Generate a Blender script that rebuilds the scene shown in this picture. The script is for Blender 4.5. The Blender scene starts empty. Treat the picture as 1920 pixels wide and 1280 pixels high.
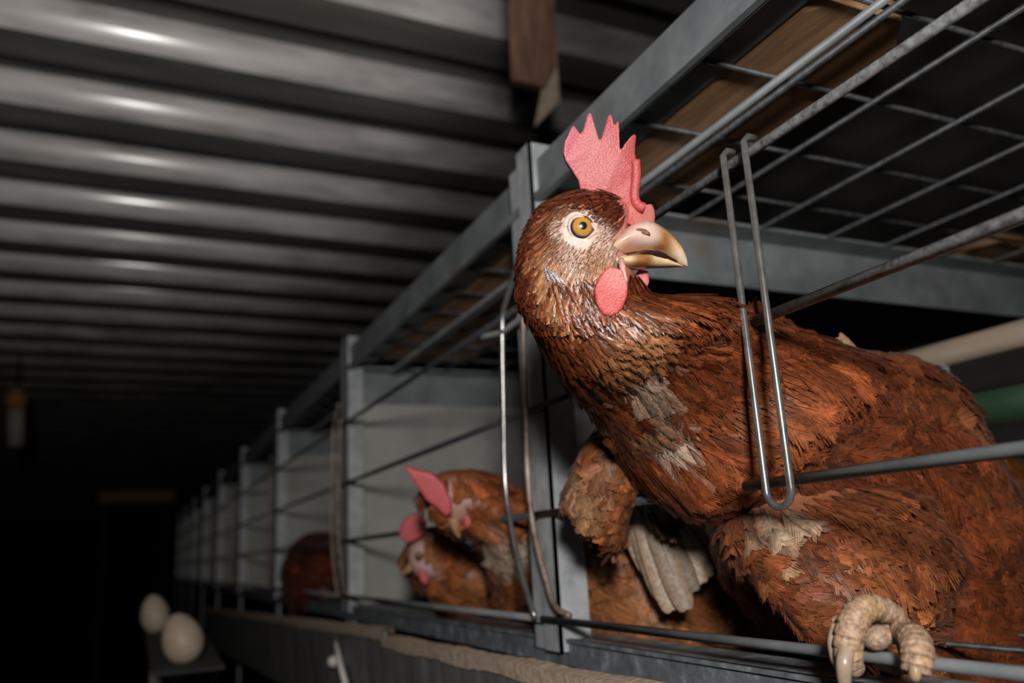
import bpy, bmesh, math
import numpy as np
from mathutils import Vector, Matrix
rng = np.random.default_rng(7)
SC = bpy.context.scene
COL = SC.collection

# ------------------------------------------------------------------ camera
F = 1527.0                                   # focal length for a 1920 px wide frame
CAM = np.array([0.0, 0.0, 1.10])             # camera height above the barn floor
def nrm(v): return v / (np.linalg.norm(v) + 1e-12)
_ey = nrm(np.array([235 - 960, 1070 - 640, F]))
_ex = np.array([4300 - 960, 845 - 640, F]); _ex = nrm(_ex - _ex.dot(_ey) * _ey)
_ez = np.cross(_ex, _ey)
R = np.array([_ex, _ey, _ez])                # camera -> world (x into the cages, y along the aisle, z up)
cam_d = bpy.data.cameras.new('camera'); cam = bpy.data.objects.new('camera', cam_d); COL.objects.link(cam)
M = Matrix.Identity(4)
for i in range(3):
    M[i][0] = R[i, 0]; M[i][1] = -R[i, 1]; M[i][2] = -R[i, 2]; M[i][3] = CAM[i]
cam.matrix_world = M
cam_d.sensor_width = 36; cam_d.lens = F / 1920 * 36; cam_d.clip_start = 0.01; cam_d.clip_end = 60
cam_d.dof.use_dof = True; cam_d.dof.focus_distance = 0.335; cam_d.dof.aperture_fstop = 7.0
SC.camera = cam
VD = R[:, 2]                                 # viewing direction
UPV = -R[:, 1]; RTV = R[:, 0]

# ------------------------------------------------------------------ light and exposure
SC.view_settings.view_transform = 'Standard'; SC.view_settings.look = 'None'
SC.view_settings.exposure = 0.0; SC.view_settings.gamma = 1.0; SC.view_settings.use_curve_mapping = False
w = bpy.data.worlds.new('world'); SC.world = w; w.use_nodes = True
w.node_tree.nodes['Background'].inputs[0].default_value = (0.9, 0.95, 1.0, 1)
w.node_tree.nodes['Background'].inputs[1].default_value = 0.012
def aim(o, loc, target):
    o.location = Vector(loc)
    o.rotation_euler = (Vector(target) - Vector(loc)).to_track_quat('-Z', 'Y').to_euler()
def area(name, loc, target, size, power, color=(1, 1, 1)):
    l = bpy.data.lights.new(name, 'AREA'); l.size = size; l.energy = power; l.color = color
    o = bpy.data.objects.new(name, l); COL.objects.link(o); aim(o, loc, target); return o
def spot(name, loc, target, power, angle, blend, radius, color=(1, 1, 1)):
    l = bpy.data.lights.new(name, 'SPOT'); l.energy = power; l.spot_size = math.radians(angle); l.spot_blend = blend
    l.shadow_soft_size = radius; l.color = color
    o = bpy.data.objects.new(name, l); COL.objects.link(o); aim(o, loc, target); return o
# the photographer's flash, above the lens, and an added fill spot behind to brighten the roof sheets
area('flash', CAM + UPV * .19 + RTV * .008 - VD * .19, CAM + VD * .5 + RTV * .03, .06, 4.4, (1, .96, .92))
spot('roof_fill_spot', CAM + np.array([-.05, -.25, .05]), CAM + np.array([-.15, 1.5, 1.27]), 64, 52, .5, .09, (1, .95, .9))

# ------------------------------------------------------------------ helpers
def at(u, v, D):                             # the point at depth D seen at pixel (u, v) of the photograph
    return CAM + R @ np.array([(u - 960) / F * D, (v - 640) / F * D, D])
def on_x(u, v, X):
    r = R @ np.array([(u - 960) / F, (v - 640) / F, 1.]); return CAM + r * X / r[0]
ORG = {}
def org(p): return ORG.get(p.name, np.zeros(3)) if p else np.zeros(3)
def tag(o, label=None, cat=None, group=None, kind=None):
    if label: o['label'] = label
    if cat: o['category'] = cat
    if group: o['group'] = group
    if kind: o['kind'] = kind
    return o
def empty(name, loc, label=None, cat=None, group=None, parent=None, kind=None):
    o = bpy.data.objects.new(name, None); COL.objects.link(o); o.empty_display_size = .02
    loc = np.array(loc, float)
    if parent: o.parent = parent
    o.location = Vector(loc - org(parent)); ORG[o.name] = loc
    return tag(o, label, cat, group, kind)
def link(me, name, mat, parent, origin):
    o = bpy.data.objects.new(name, me); COL.objects.link(o)
    if mat: me.materials.append(mat)
    ORG[o.name] = np.array(origin, float)
    if parent: o.parent = parent
    o.location = Vector(ORG[o.name] - org(parent))
    return o
def build(name, verts, faces, mat, parent=None, smooth=False, cols=None, origin=None):
    verts = np.asarray(verts, float)
    if origin is None:
        origin = org(parent) if parent else np.array([verts[:, 0].mean(), verts[:, 1].mean(), verts[:, 2].min()])
    me = bpy.data.meshes.new(name)
    me.from_pydata((verts - origin).tolist(), [], [list(map(int, f)) for f in faces])
    if smooth: me.polygons.foreach_set('use_smooth', [True] * len(me.polygons))
    if cols is not None:
        a = me.color_attributes.new('Col', 'FLOAT_COLOR', 'POINT')
        c = np.ones((len(verts), 4)); c[:, :3] = cols; a.data.foreach_set('color', c.ravel())
    me.update()
    return link(me, name, mat, parent, origin)
class MB:                                    # gathers simple shapes into one mesh
    def __init__(s): s.v = []; s.f = []
    def add(s, v, f):
        n = len(s.v); s.v += [list(map(float, p)) for p in v]; s.f += [[i + n for i in q] for q in f]; return s
    def box(s, a, b):
        (x0, y0, z0), (x1, y1, z1) = a, b
        v = [(x, y, z) for z in (z0, z1) for y in (y0, y1) for x in (x0, x1)]
        return s.add(v, [(0, 2, 3, 1), (4, 5, 7, 6), (0, 1, 5, 4), (2, 6, 7, 3), (0, 4, 6, 2), (1, 3, 7, 5)])
    def prism(s, poly, d):                   # polygon of 3-D points extruded by the vector d
        p = [np.array(q, float) for q in poly]; n = len(p)
        return s.add(p + [q + d for q in p], [list(range(n))[::-1], list(range(n, 2 * n))] + [(i, (i + 1) % n, n + (i + 1) % n, n + i) for i in range(n)])
    def tube(s, pts, r, sides=10, caps=True):
        pts = [np.array(p, float) for p in pts]; n = len(pts)
        rr = np.full(n, r) if np.isscalar(r) else np.array(r, float)
        up = None; v = []
        for i, p in enumerate(pts):
            t = nrm(pts[min(i + 1, n - 1)] - pts[max(i - 1, 0)])
            if up is None: up = np.array([0, 0, 1.]) if abs(t[2]) < .9 else np.array([1., 0, 0])
            up = nrm(up - up.dot(t) * t); sd = np.cross(t, up)
            for k in range(sides):
                a = 2 * math.pi * k / sides; v.append(p + rr[i] * (math.cos(a) * up + math.sin(a) * sd))
        f = [(i * sides + k, i * sides + (k + 1) % sides, (i + 1) * sides + (k + 1) % sides, (i + 1) * sides + k) for i in range(n - 1) for k in range(sides)]
        if caps: f += [list(range(sides))[::-1], [(n - 1) * sides + k for k in range(sides)]]
        return s.add(v, f)
    def build(s, name, mat, parent=None, smooth=False, bevel=0):
        o = build(name, s.v, s.f, mat, parent, smooth)
        bm = bmesh.new(); bm.from_mesh(o.data); bmesh.ops.recalc_face_normals(bm, faces=bm.faces)
        if bevel: bmesh.ops.bevel(bm, geom=list(bm.edges), offset=bevel, segments=2, affect='EDGES', profile=.6)
        bm.to_mesh(o.data); bm.free()
        return o
def spline(P, n):
    """Catmull-Rom through the rows of P, n samples per span."""
    P = np.asarray(P, float); Q = np.vstack([2 * P[0] - P[1], P, 2 * P[-1] - P[-2]]); out = []
    for i in range(1, len(Q) - 2):
        for t in np.linspace(0, 1, n, endpoint=False):
            a, b, c, d = Q[i - 1:i + 3]
            out.append(.5 * (2 * b + (c - a) * t + (2 * a - 5 * b + 4 * c - d) * t * t + (3 * b - a - 3 * c + d) * t ** 3))
    out.append(P[-1]); return np.array(out)
def evaluated(o, mods):
    """Apply modifiers to the object's own mesh."""
    for kind, kw in mods:
        m = o.modifiers.new(kind, kind)
        for k, v in kw.items(): setattr(m, k, v)
    dg = bpy.context.evaluated_depsgraph_get(); dg.update()
    me = bpy.data.meshes.new_from_object(o.evaluated_get(dg)); o.modifiers.clear()
    old = o.data; name = old.name; o.data = me; bpy.data.meshes.remove(old); me.name = name
    me.polygons.foreach_set('use_smooth', [True] * len(me.polygons)); return o

# ------------------------------------------------------------------ materials
def material(name, base=(.5, .5, .5), rough=.5, metal=0., spec=.5):
    m = bpy.data.materials.new(name); m.use_nodes = True; nt = m.node_tree; b = nt.nodes['Principled BSDF']
    b.inputs['Base Color'].default_value = (*base, 1); b.inputs['Roughness'].default_value = rough
    b.inputs['Metallic'].default_value = metal; b.inputs['Specular IOR Level'].default_value = spec
    return m, nt, b
def nd(nt, t, **kw):
    n = nt.nodes.new(t)
    for k, v in kw.items():
        if k in n.inputs: n.inputs[k].default_value = v
        else: setattr(n, k, v)
    return n
def ramp(nt, fac, stops):
    r = nt.nodes.new('ShaderNodeValToRGB'); e = r.color_ramp.elements
    while len(e) < len(stops): e.new(.5)
    for el, (p, c) in zip(e, stops): el.position = p; el.color = (*c, 1)
    nt.links.new(fac, r.inputs[0]); return r.outputs[0]
def noisy(name, stops, scale=20, stretch=(1, 1, 1), rough=.6, metal=0., bump=.3, detail=6, spec=.5, dist=.002, stain=None, rough2=None):
    m, nt, b = material(name, rough=rough, metal=metal, spec=spec)
    tc = nd(nt, 'ShaderNodeTexCoord'); mp = nd(nt, 'ShaderNodeMapping'); mp.inputs['Scale'].default_value = stretch
    nt.links.new(tc.outputs['Object'], mp.inputs[0])
    no = nd(nt, 'ShaderNodeTexNoise', Scale=scale, Detail=detail, Roughness=.62); nt.links.new(mp.outputs[0], no.inputs['Vector'])
    c = ramp(nt, no.outputs[0], stops)
    if stain:
        n2 = nd(nt, 'ShaderNodeTexNoise', Scale=stain[1], Detail=4.); nt.links.new(mp.outputs[0], n2.inputs['Vector'])
        k = ramp(nt, n2.outputs[0], [(stain[2], (0, 0, 0)), (stain[2] + .15, (1, 1, 1))])
        mx = nd(nt, 'ShaderNodeMixRGB'); nt.links.new(k, mx.inputs[0]); nt.links.new(c, mx.inputs[1]); mx.inputs[2].default_value = (*stain[0], 1); c = mx.outputs[0]
    nt.links.new(c, b.inputs['Base Color'])
    if rough2 is not None:
        rr = ramp(nt, no.outputs[0], [(.35, (rough,) * 3), (.65, (rough2,) * 3)]); nt.links.new(rr, b.inputs['Roughness'])
    bp = nd(nt, 'ShaderNodeBump', Strength=bump, Distance=dist); nt.links.new(no.outputs[0], bp.inputs['Height']); nt.links.new(bp.outputs[0], b.inputs['Normal'])
    return m
def attr_mat(name, rough, spec, barb=0., sheen=0., sss=0., bump=0., bscale=900, coat=0.):
    m, nt, b = material(name, rough=rough, spec=spec)
    at_ = nd(nt, 'ShaderNodeVertexColor', layer_name='Col')
    tc = nd(nt, 'ShaderNodeTexCoord')
    no = nd(nt, 'ShaderNodeTexNoise', Scale=bscale, Detail=3.); nt.links.new(tc.outputs['Object'], no.inputs['Vector'])
    k = ramp(nt, no.outputs[0], [(.3, (1 - barb,) * 3), (.7, (1 + barb,) * 3)])
    mx = nd(nt, 'ShaderNodeMixRGB', blend_type='MULTIPLY'); mx.inputs[0].default_value = 1
    nt.links.new(at_.outputs[0], mx.inputs[1]); nt.links.new(k, mx.inputs[2]); nt.links.new(mx.outputs[0], b.inputs['Base Color'])
    if sheen: b.inputs['Sheen Weight'].default_value = sheen
    if sss:
        b.inputs['Subsurface Weight'].default_value = sss; b.inputs['Subsurface Radius'].default_value = (1, .3, .2); b.inputs['Subsurface Scale'].default_value = .003
    if coat: b.inputs['Coat Weight'].default_value = coat; b.inputs['Coat Roughness'].default_value = .25
    if bump:
        bp = nd(nt, 'ShaderNodeBump', Strength=bump, Distance=.0006); nt.links.new(no.outputs[0], bp.inputs['Height']); nt.links.new(bp.outputs[0], b.inputs['Normal'])
    return m
GALV = noisy('galvanised_steel', [(.3, (.3, .325, .34)), (.5, (.46, .49, .505)), (.72, (.6, .63, .645))], 55, rough=.42, metal=.12, bump=.15)
RAIL = noisy('galvanised_rail', [(.3, (.15, .17, .18)), (.5, (.215, .24, .25)), (.72, (.31, .335, .35))], 26, rough=.5, metal=.1, bump=.1, stain=((.2, .15, .11), 14, .6))
RAILD = noisy('dull_bottom_rail', [(.35, (.12, .135, .15)), (.55, (.2, .22, .24)), (.7, (.42, .44, .46))], 90, rough=.5, metal=.1, bump=.5, dist=.001)
WIRE = noisy('grimy_wire', [(.34, (.09, .092, .092)), (.5, (.19, .198, .2)), (.66, (.29, .3, .3))], 330, rough=.42, metal=.15, bump=.25, dist=.0006)
DWIRE = noisy('dark_wire', [(.35, (.03, .031, .034)), (.65, (.085, .09, .096))], 200, rough=.5, metal=.2, bump=.2, dist=.0006)
HOOP = noisy('bright_wire', [(.3, (.22, .22, .22)), (.65, (.42, .41, .39))], 120, rough=.24, metal=.75, bump=.15, dist=.0005)
RUSTW = noisy('rusty_wire', [(.35, (.2, .13, .1)), (.65, (.5, .4, .35))], 90, rough=.5, metal=.4, bump=.2, dist=.0005)
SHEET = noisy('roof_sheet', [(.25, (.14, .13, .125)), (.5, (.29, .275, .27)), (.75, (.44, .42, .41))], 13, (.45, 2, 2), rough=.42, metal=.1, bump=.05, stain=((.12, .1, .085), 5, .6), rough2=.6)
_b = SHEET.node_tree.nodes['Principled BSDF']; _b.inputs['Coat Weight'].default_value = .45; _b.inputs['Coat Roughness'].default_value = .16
SHADED = noisy('shaded_roof_flange', [(.25, (.05, .046, .04)), (.5, (.085, .08, .072)), (.75, (.15, .14, .13))], 9, (.35, 2, 2), rough=.7, bump=.1)  # darker roof sheet for the flanges, shade between the ribs painted into its colour
PANEL = noisy('partition_sheet', [(.3, (.34, .335, .31)), (.7, (.52, .515, .48))], 9, rough=.55, metal=.1, bump=.05, stain=((.32, .3, .25), 6, .58))
WOOD = noisy('bare_wood', [(.3, (.22, .11, .05)), (.5, (.38, .2, .095)), (.7, (.52, .31, .165))], 26, (3, .35, 3), rough=.75, bump=.35)
OLDW = noisy('old_brown_wood', [(.3, (.1, .05, .03)), (.7, (.26, .13, .08))], 30, (3, 3, .3), rough=.8, bump=.35)
PALEW = noisy('pale_wood', [(.3, (.34, .25, .18)), (.7, (.52, .41, .32))], 30, (2, .3, 2), rough=.75, bump=.3)
DUST = noisy('feed_dust', [(.3, (.4, .29, .21)), (.7, (.68, .54, .42))], 150, rough=.95, bump=.7, spec=.1)
TROUGH = noisy('trough_metal', [(.3, (.13, .13, .13)), (.55, (.25, .25, .245)), (.75, (.4, .39, .37))], 34, (1, 1, .35), rough=.5, metal=.3, bump=.2, stain=((.34, .27, .2), 40, .64))
DARK = noisy('dark_concrete', [(.3, (.02, .02, .02)), (.7, (.05, .048, .045))], 4, rough=.9, bump=.2)
GREEN = noisy('green_plastic', [(.3, (.02, .06, .03)), (.7, (.055, .115, .065))], 14, rough=.5, bump=.1)
ORANGE = material('orange_cap', (.85, .36, .1), .6)[0]
PALE = material('pale_plastic', (.75, .7, .64), .6)[0]
EGG = noisy('egg_shell', [(.3, (.5, .38, .28)), (.7, (.6, .48, .37))], 60, rough=.5, bump=.05)
FEATHER = attr_mat('feather', .45, .35, barb=.28, sheen=.04, bscale=420)
GLOSSF = attr_mat('glossy_feather', .34, .55, barb=.22, bscale=420)
SKIN = attr_mat('hen_skin', .5, .45, barb=.16, sss=.15, bump=.6, bscale=700)
COMB = attr_mat('comb_skin', .38, .5, barb=.12, sss=.25, bump=.7, bscale=1300)
HORN = attr_mat('horn', .3, .5, barb=.1, bscale=300, coat=.3)
SCALE = attr_mat('leg_scale', .5, .4, barb=.45, bump=.9, bscale=650)

# ------------------------------------------------------------------ the building
h = CAM[2] + .85; per = .2465; hw = .055
prof = []; web = []
sl = np.radians(np.linspace(80, 46, 10)); st = hw / np.sin(sl).sum(); dx = np.cumsum(np.cos(sl) * st); dz = np.cumsum(np.sin(sl) * st)
for k in range(-6, 60):
    y = 1.105 + k * per                      # near end of each lower flange; the web before it faces the aisle
    prof += [(y - dx[-1], h + hw)] + [(y - dx[-1] + a_, h + hw - b_) for a_, b_ in zip(dx, dz)] + [(y + .082, h), (y + .104, h + hw)]
    web += [1] * 10 + [0] * 3
X0, X1 = -2.6, 2.6
v = []; fcs = []
for i, (y, z) in enumerate(prof): v += [(X0, y, z), (X1, y, z)]
for i in range(len(prof) - 1): fcs.append((2 * i, 2 * i + 1, 2 * i + 3, 2 * i + 2))
ceil = tag(build('ceiling', v, fcs, SHEET), kind='structure'); ceil.data.materials.append(SHADED)
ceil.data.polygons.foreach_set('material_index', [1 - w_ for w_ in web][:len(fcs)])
tag(MB().box((-2.6, -1, -.05), (2.6, 15, 0)).build('floor', DARK), kind='structure')
tag(MB().box((-2.7, -1, 0), (-2.6, 15, h + hw)).build('wall_left', DARK), kind='structure')
tag(MB().box((2.6, -1, 0), (2.7, 15, h + hw)).build('wall_right', DARK), kind='structure')
tag(MB().box((-2.7, 14.95, 0), (2.7, 15.05, h + hw)).build('wall_far', DARK), kind='structure')

# ------------------------------------------------------------------ the cage row
A = .25; Z = CAM[2]
PY = [.487 + .545 * k for k in range(-1, 9)]
cage = empty('cage_row', (A, .487, 0), 'row of galvanised wire hen cages running down the right side of the aisle', 'cage')
YN, YF = PY[0] - .02, PY[-1] + .02
m = MB().box((A - .002, YN, Z + .234), (A, YF, Z + .266)).box((A, YN, Z + .2435), (A + .028, YF, Z + .2455))
m.box((A - .006, YN, Z + .2335), (A - .002, YF, Z + .2395))
m.build('top_rail', RAIL, cage)
m = MB().box((A - .002, YN, Z - .0705), (A, YF, Z - .0545)).box((A, YN, Z - .0575), (A + .03, YF, Z - .055))
m.box((A - .004, YN, Z - .0565), (A + .0, YF, Z - .0545))
m.build('bottom_rail', RAILD, cage)
for k, y in enumerate(PY):
    p = empty('post', (A, y, 0), parent=cage)
    z0 = 0
    MB().box((A - .0045, y + .002, Z - .062), (A - .0025, y + .0215, Z + .2715)).box((A - .0045, y + .0195, Z - .062), (A + .014, y + .0215, Z + .2715)).build('flange', GALV, p)
    MB().box((A - .0075, y - .021, Z - .062), (A - .0055, y + .0, Z + .279)).box((A - .0075, y - .021, Z - .062), (A + .014, y - .019, Z + .279)).build('flange', GALV, p)
    MB().box((A + .001, y - .02, 0), (A + .004, y + .02, Z - .056)).build('leg', GALV, p)
    if k > 0:
        MB().box((A + .002, y + .003, Z + .196), (A + .70, y + .006, Z + .2395)).box((A + .002, y - .022, Z + .237), (A + .70, y + .003, Z + .2395)).build('cross_beam', RAIL, cage)
    if k > 1:
        MB().box((A + .012, y + .008, Z - .055), (A + .62, y + .0095, Z + .196)).build('partition_panel', PANEL, cage)
MB().box((A + .036, YN, Z + .264), (A + .62, YF, Z + .267)).build('dark_backing_sheet', DARK, cage)  # added dark sheet that hides the lit ceiling above the roof grid
grid = empty('roof_grid', (A, .487, Z + .24), parent=cage)
for x, r in ((.3066, .0022), (.3766, .0016), (.447, .0016), (.518, .0016), (.5845, .0016), (.655, .0016), (.725, .0016)):
    MB().tube([(x, YN, Z + .2385), (x, YF, Z + .2385)], r).build('wire', RAIL if x < .31 else DWIRE, grid, True)
MB().tube([(.3115, YN, Z + .2355), (.3115, YF, Z + .2355)], .0019).build('wire', DWIRE, grid, True)
y = .161
while y < YF:
    MB().tube([(A + .002, y, Z + .2415), (.9, y, Z + .2415)], .0015, 8).build('wire', DWIRE, grid, True); y += .0665
WZ = {1: .165, 2: .09, 3: .021, 4: -.0435}
front = empty('front_grille', (A, .487, Z), parent=cage)
gap_near = {1: None, 2: (.2625, .405), 3: (.2815, .335), 4: None}
for k in range(len(PY) - 1):
    ya, yb = PY[k] + (.0 if k else 0), PY[k + 1]
    for j in (1, 2, 3, 4):
        rad = {1: .0023, 2: .0024, 3: .0024, 4: .0022}[j]
        mt = WIRE if j < 3 else RAIL
        if k: mt = DWIRE if j < 4 else RAIL
        segs = [(ya, yb)]
        if k == 0 and gap_near[j]: segs = [(ya, gap_near[j][0]), (gap_near[j][1], yb)]
        for i, (s0, s1) in enumerate(segs):
            MB().tube([(A - .0085, s0, Z + WZ[j]), (A - .0085, s1, Z + WZ[j])], rad, 12).build('wire', DWIRE if i else mt, front, True)
# wire hoops clipped over the grille: near one, then one by each post
def hoop(yl, yr, ztop, zbot, parent, mat):
    xh = A - .0165; r = abs(yl - yr) / 2; yc = (yl + yr) / 2
    pts = [(xh + .0065, yl, ztop + .0036), (xh + .0025, yl, ztop + .0038), (xh, yl, ztop + .001), (xh, yl, zbot + r)]
    pts += [(xh, yc + r * math.cos(a), zbot + r - r * math.sin(a)) for a in np.linspace(.25, math.pi - .25, 9)]
    pts += [(xh, yr, zbot + r), (xh, yr, ztop + .001), (xh + .0025, yr, ztop + .0038), (xh + .0065, yr, ztop + .0036)]
    return MB().tube([np.array(p) for p in pts], .0016, 10).build('clip_hoop', mat, parent, True)
hoop(.2605, .2465, Z + .165, Z + .0105, cage, HOOP)
def on_hoop(pts, X, dy):
    q = spline(np.array([on_x(u, vv, X) for u, vv in pts]), 5); q[:, 1] += dy; return q
for k in range(1, len(PY) - 1):
    dy = PY[k] - PY[1]
    MB().tube(on_hoop([(972, 492), (950, 560), (942, 605), (944, 760), (947, 900), (958, 985), (980, 1085), (1004, 1160)], A - .0135, dy), .0019).build('door_bar', HOOP if k == 1 else RUSTW, cage, True)
    MB().tube(on_hoop([(984, 540), (981, 620), (986, 780), (990, 900), (1001, 995), (1022, 1080), (1040, 1135), (1068, 1154)], A - .0132, dy), .0019).build('door_bar', RUSTW, cage, True)
MB().tube([on_x(u, vv, A - .013) for u, vv in [(898, 640), (910, 630), (945, 622), (985, 590), (1000, 575)]], .0022).build('wire_hook', GALV, cage, True)
fl = empty('floor_grid', (A, .487, Z - .056), parent=cage)
for x in np.arange(A + .03, A + .64, .05):
    MB().tube([(x, YN, Z - .058), (x, YF, Z - .058)], .0015, 6).build('wire', DWIRE, fl, True)
MB().box((A + .62, YN, Z - .07), (A + .623, YF, Z + .26)).build('back_panel', DARK, cage)
# perch and drinker at the back of the cages
q0 = on_x(1750, 672, .57); q1 = on_x(1920, 620, .57)
MB().tube([(.57, YN, (q0[2] + q1[2]) / 2), (.57, PY[2], (q0[2] + q1[2]) / 2)], .0098, 14).build('perch', PALEW, cage, True)
MB().box((.565, .418, q0[2] - .035), (.572, .428, q0[2] - .006)).build('perch_bracket', GALV, cage)
q2 = on_x(1880, 727, .55); q3 = on_x(1880, 795, .55)
MB().tube([(.55, YN, (q2[2] + q3[2]) / 2), (.55, PY[2], (q2[2] + q3[2]) / 2)], (q2[2] - q3[2]) / 2, 16).build('drinker_pipe', GREEN, cage, True)

# boards lying on the cage roof
def board(name, poly, th, mat, label, cat='board', group=None, bevel=.003):
    o = MB().prism(poly, np.array([0, 0, th])).build(name, mat, None, bevel=bevel)
    return tag(o, label, cat, group)
zb = Z + .2436
def on_z(u, vv, zz):
    r = R @ np.array([(u - 960) / F, (vv - 640) / F, 1.]); return CAM + r * (zz - CAM[2]) / r[2]
board('wooden_board', [(.281, .2455, zb), (.288, .236, zb), (.338, .236, zb), (.352, .252, zb), (.362, .47, zb), (.281, .478, zb)], .014, WOOD, 'brown sawn board with clipped corners lying on the cage roof above the comb')
board('wooden_board', [(.284, .53, zb), (.40, .53, zb), (.40, .99, zb), (.284, .99, zb)], .014, WOOD, 'blurred brown board on the roof of the second cage, beyond the near post')
b3 = [on_z(u, vv, zb) for u, vv in [(1700, 560), (1990, 440), (1990, 520), (1800, 580)]]
board('wooden_board', [(.70, .44, zb), (.79, .44, zb), (.79, .60, zb), (.70, .60, zb)], .014, WOOD, 'orange brown board end lying above the grey cross beam at right edge')

# ------------------------------------------------------------------ feed trough and egg tray
XT = .205
def trough(name, y0, z0, y1, z1, xo, label):
    t = empty(name, (XT + xo, y0, 0), label, 'trough', 'lengths of the feed trough')
    p0, p1 = np.array([XT + xo, y0, z0]), np.array([XT + xo, y1, z1])
    def strip(dx0, dz0, dx1, dz1, th):
        n = nrm(np.array([-(dz1 - dz0), 0, dx1 - dx0])) * th
        a = np.array([dx0, 0, dz0]); b = np.array([dx1, 0, dz1])
        m = MB(); m.add([p0 + a, p0 + b, p0 + b + n, p0 + a + n, p1 + a, p1 + b, p1 + b + n, p1 + a + n], [(0, 1, 2, 3), (4, 7, 6, 5), (0, 4, 5, 1), (1, 5, 6, 2), (2, 6, 7, 3), (3, 7, 4, 0)])
        return m
    strip(0, 0, .004, -.09, .0025).build('front_wall', TROUGH, t)
    strip(.004, -.09, .034, -.09, .0025).build('trough_floor', TROUGH, t)
    strip(.034, -.088, .038, -.024, .0025).build('rear_wall', TROUGH, t)
    # rolled rim with a ragged cake of feed dust
    n = 90; vv = []; ff = []
    ys = np.linspace(0, 1, n)
    for i, s in enumerate(ys):
        p = p0 + (p1 - p0) * s; j = rng.normal(0, .00016, 4) + .0004 * np.sin(i * .31 + np.array([0, 1, 2, 3]))
        vv += [p + (-.0012, 0, -.0075 + j[0] * 2), p + (-.0016, 0, .0006 + j[1] * .6), p + (.0085, 0, .0024 + j[2]), p + (.0095 + j[3], 0, -.0025)]
    for i in range(n - 1):
        for k in range(3): ff.append((4 * i + k, 4 * i + 4 + k, 4 * i + 5 + k, 4 * i + 1 + k))
    build('rim', vv, ff, DUST, t)
    return t
def tz(u, vv): return on_x(u, vv, XT)
a0, a1 = tz(1300, 1291), tz(718, 1190)
t1 = trough('feed_trough', a0[1] - .06, a0[2] - .0035, a1[1], a1[2] - .0025, 0, 'dusty grey feed trough length nearest the lens, under the big hen')
c0, c1 = tz(735, 1186), tz(380, 1140)
t2 = trough('feed_trough', a1[1] + .0008, c0[2] - .0005, c1[1], c1[2], .001, 'dim feed trough length beyond the overlap joint, running into the dark')
# bracket on the second length
pb = on_x(630, 1205, XT - .004); pb2 = on_x(650, 1290, XT - .004)
MB().tube([pb, (pb + pb2) / 2 + np.array([0, .004, 0]), pb2], .0028, 8).build('clamp_strap', PALE, t2, True)
pk = on_x(622, 1240, XT - .004)
MB().tube([pk + np.array([.004, 0, 0]), pk, pk - np.array([.004, 0, 0])], [.006, .006, .003], 12).build('clamp_bolt', PALE, t2, True)
tray = empty('egg_tray', (at(341, 1196, .88)[0], .9, 0), 'dark narrow ledge below the feed trough where eggs lie', 'tray')
e1 = at(341, 1196, .88); e2 = at(290, 1150, 1.12)
zt = e1[2] - .024; sl = (e2[2] - .023 - zt) / (e2[1] - e1[1])
def tr(y): return zt + sl * (y - e1[1])
m = MB(); ya, yb = e1[1] - .05, e2[1] + .07; xi = e1[0] + .04
m.add([(e1[0] - .03, ya, tr(ya)), (xi, ya, tr(ya)), (xi, yb, tr(yb)), (e1[0] - .03, yb, tr(yb)), (e1[0] - .03, ya, tr(ya) - .004), (xi, ya, tr(ya) - .004), (xi, yb, tr(yb) - .004), (e1[0] - .03, yb, tr(yb) - .004)],
      [(0, 1, 2, 3), (7, 6, 5, 4), (0, 4, 5, 1), (1, 5, 6, 2), (2, 6, 7, 3), (3, 7, 4, 0)])
m.build('ledge', DARK, tray)
MB().box((e1[0] - .026, (ya + yb) / 2 - .01, 0), (e1[0] - .012, (ya + yb) / 2 + .01, tr((ya + yb) / 2) - .003)).build('bracket', SHADED, tray)
def egg(c, ax, L, r, label):
    ax = nrm(np.array(ax, float)); b = nrm(np.cross(ax, (0, 1, .2))); d = np.cross(ax, b); vs = []; fs = []; nr, ns = 14, 20
    for i in range(nr + 1):
        t = math.pi * i / nr; x = -math.cos(t); rr = r * math.sin(t) * (1 + .16 * x * -1)
        for k in range(ns): a = 2 * math.pi * k / ns; vs.append(c + ax * x * L + rr * (b * math.cos(a) + d * math.sin(a)))
    for i in range(nr):
        for k in range(ns): fs.append((i * ns + k, i * ns + (k + 1) % ns, (i + 1) * ns + (k + 1) % ns, (i + 1) * ns + k))
    return tag(build('egg', vs, fs, EGG, None, True), label, 'egg', 'eggs on the dark ledge')
egg(e1, (-.35, .1, 1), .027, .021, 'larger pale blurred egg beside the trough, nearer of two')
egg(e2, (-.2, .1, 1), .026, .0185, 'smaller dim egg behind the larger one, farther into the dark')

# ------------------------------------------------------------------ things hanging in the aisle
def slab_px(px, D, th): return [at(u, vv, D) for u, vv in px], VD * th
hg = empty('hanging_board', at(1000, 150, 1.2), 'brown wooden board hanging from the roof with a pointed offcut', 'board')
p, d = slab_px([(938, -330), (1032, -330), (1043, 120), (1022, 163), (958, 148)], 1.2, .03); MB().prism(p, d).build('board', OLDW, hg, bevel=.002)
p, d = slab_px([(1043, 90), (1050, 190), (1002, 238), (1016, 165), (1030, 120)], 1.215, .012); MB().prism(p, d).build('offcut', PALEW, hg, bevel=.001)
lampo = empty('hanging_pipe', at(30, 740, 3.2), 'short pale pipe with rusty orange cap hanging at far left', 'pipe')
MB().tube([at(30, 835, 3.2), at(30, 765, 3.2)], .03, 14).build('pipe', PALE, lampo, True)
MB().tube([at(30, 768, 3.2), at(30, 745, 3.2), at(31, 728, 3.2)], [.034, .042, .02], 14).build('cap', ORANGE, lampo, True)
q = at(31, 728, 3.2); MB().tube([q, (q[0], q[1], h)], .004, 8).build('hanger', DARK, lampo)
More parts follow.
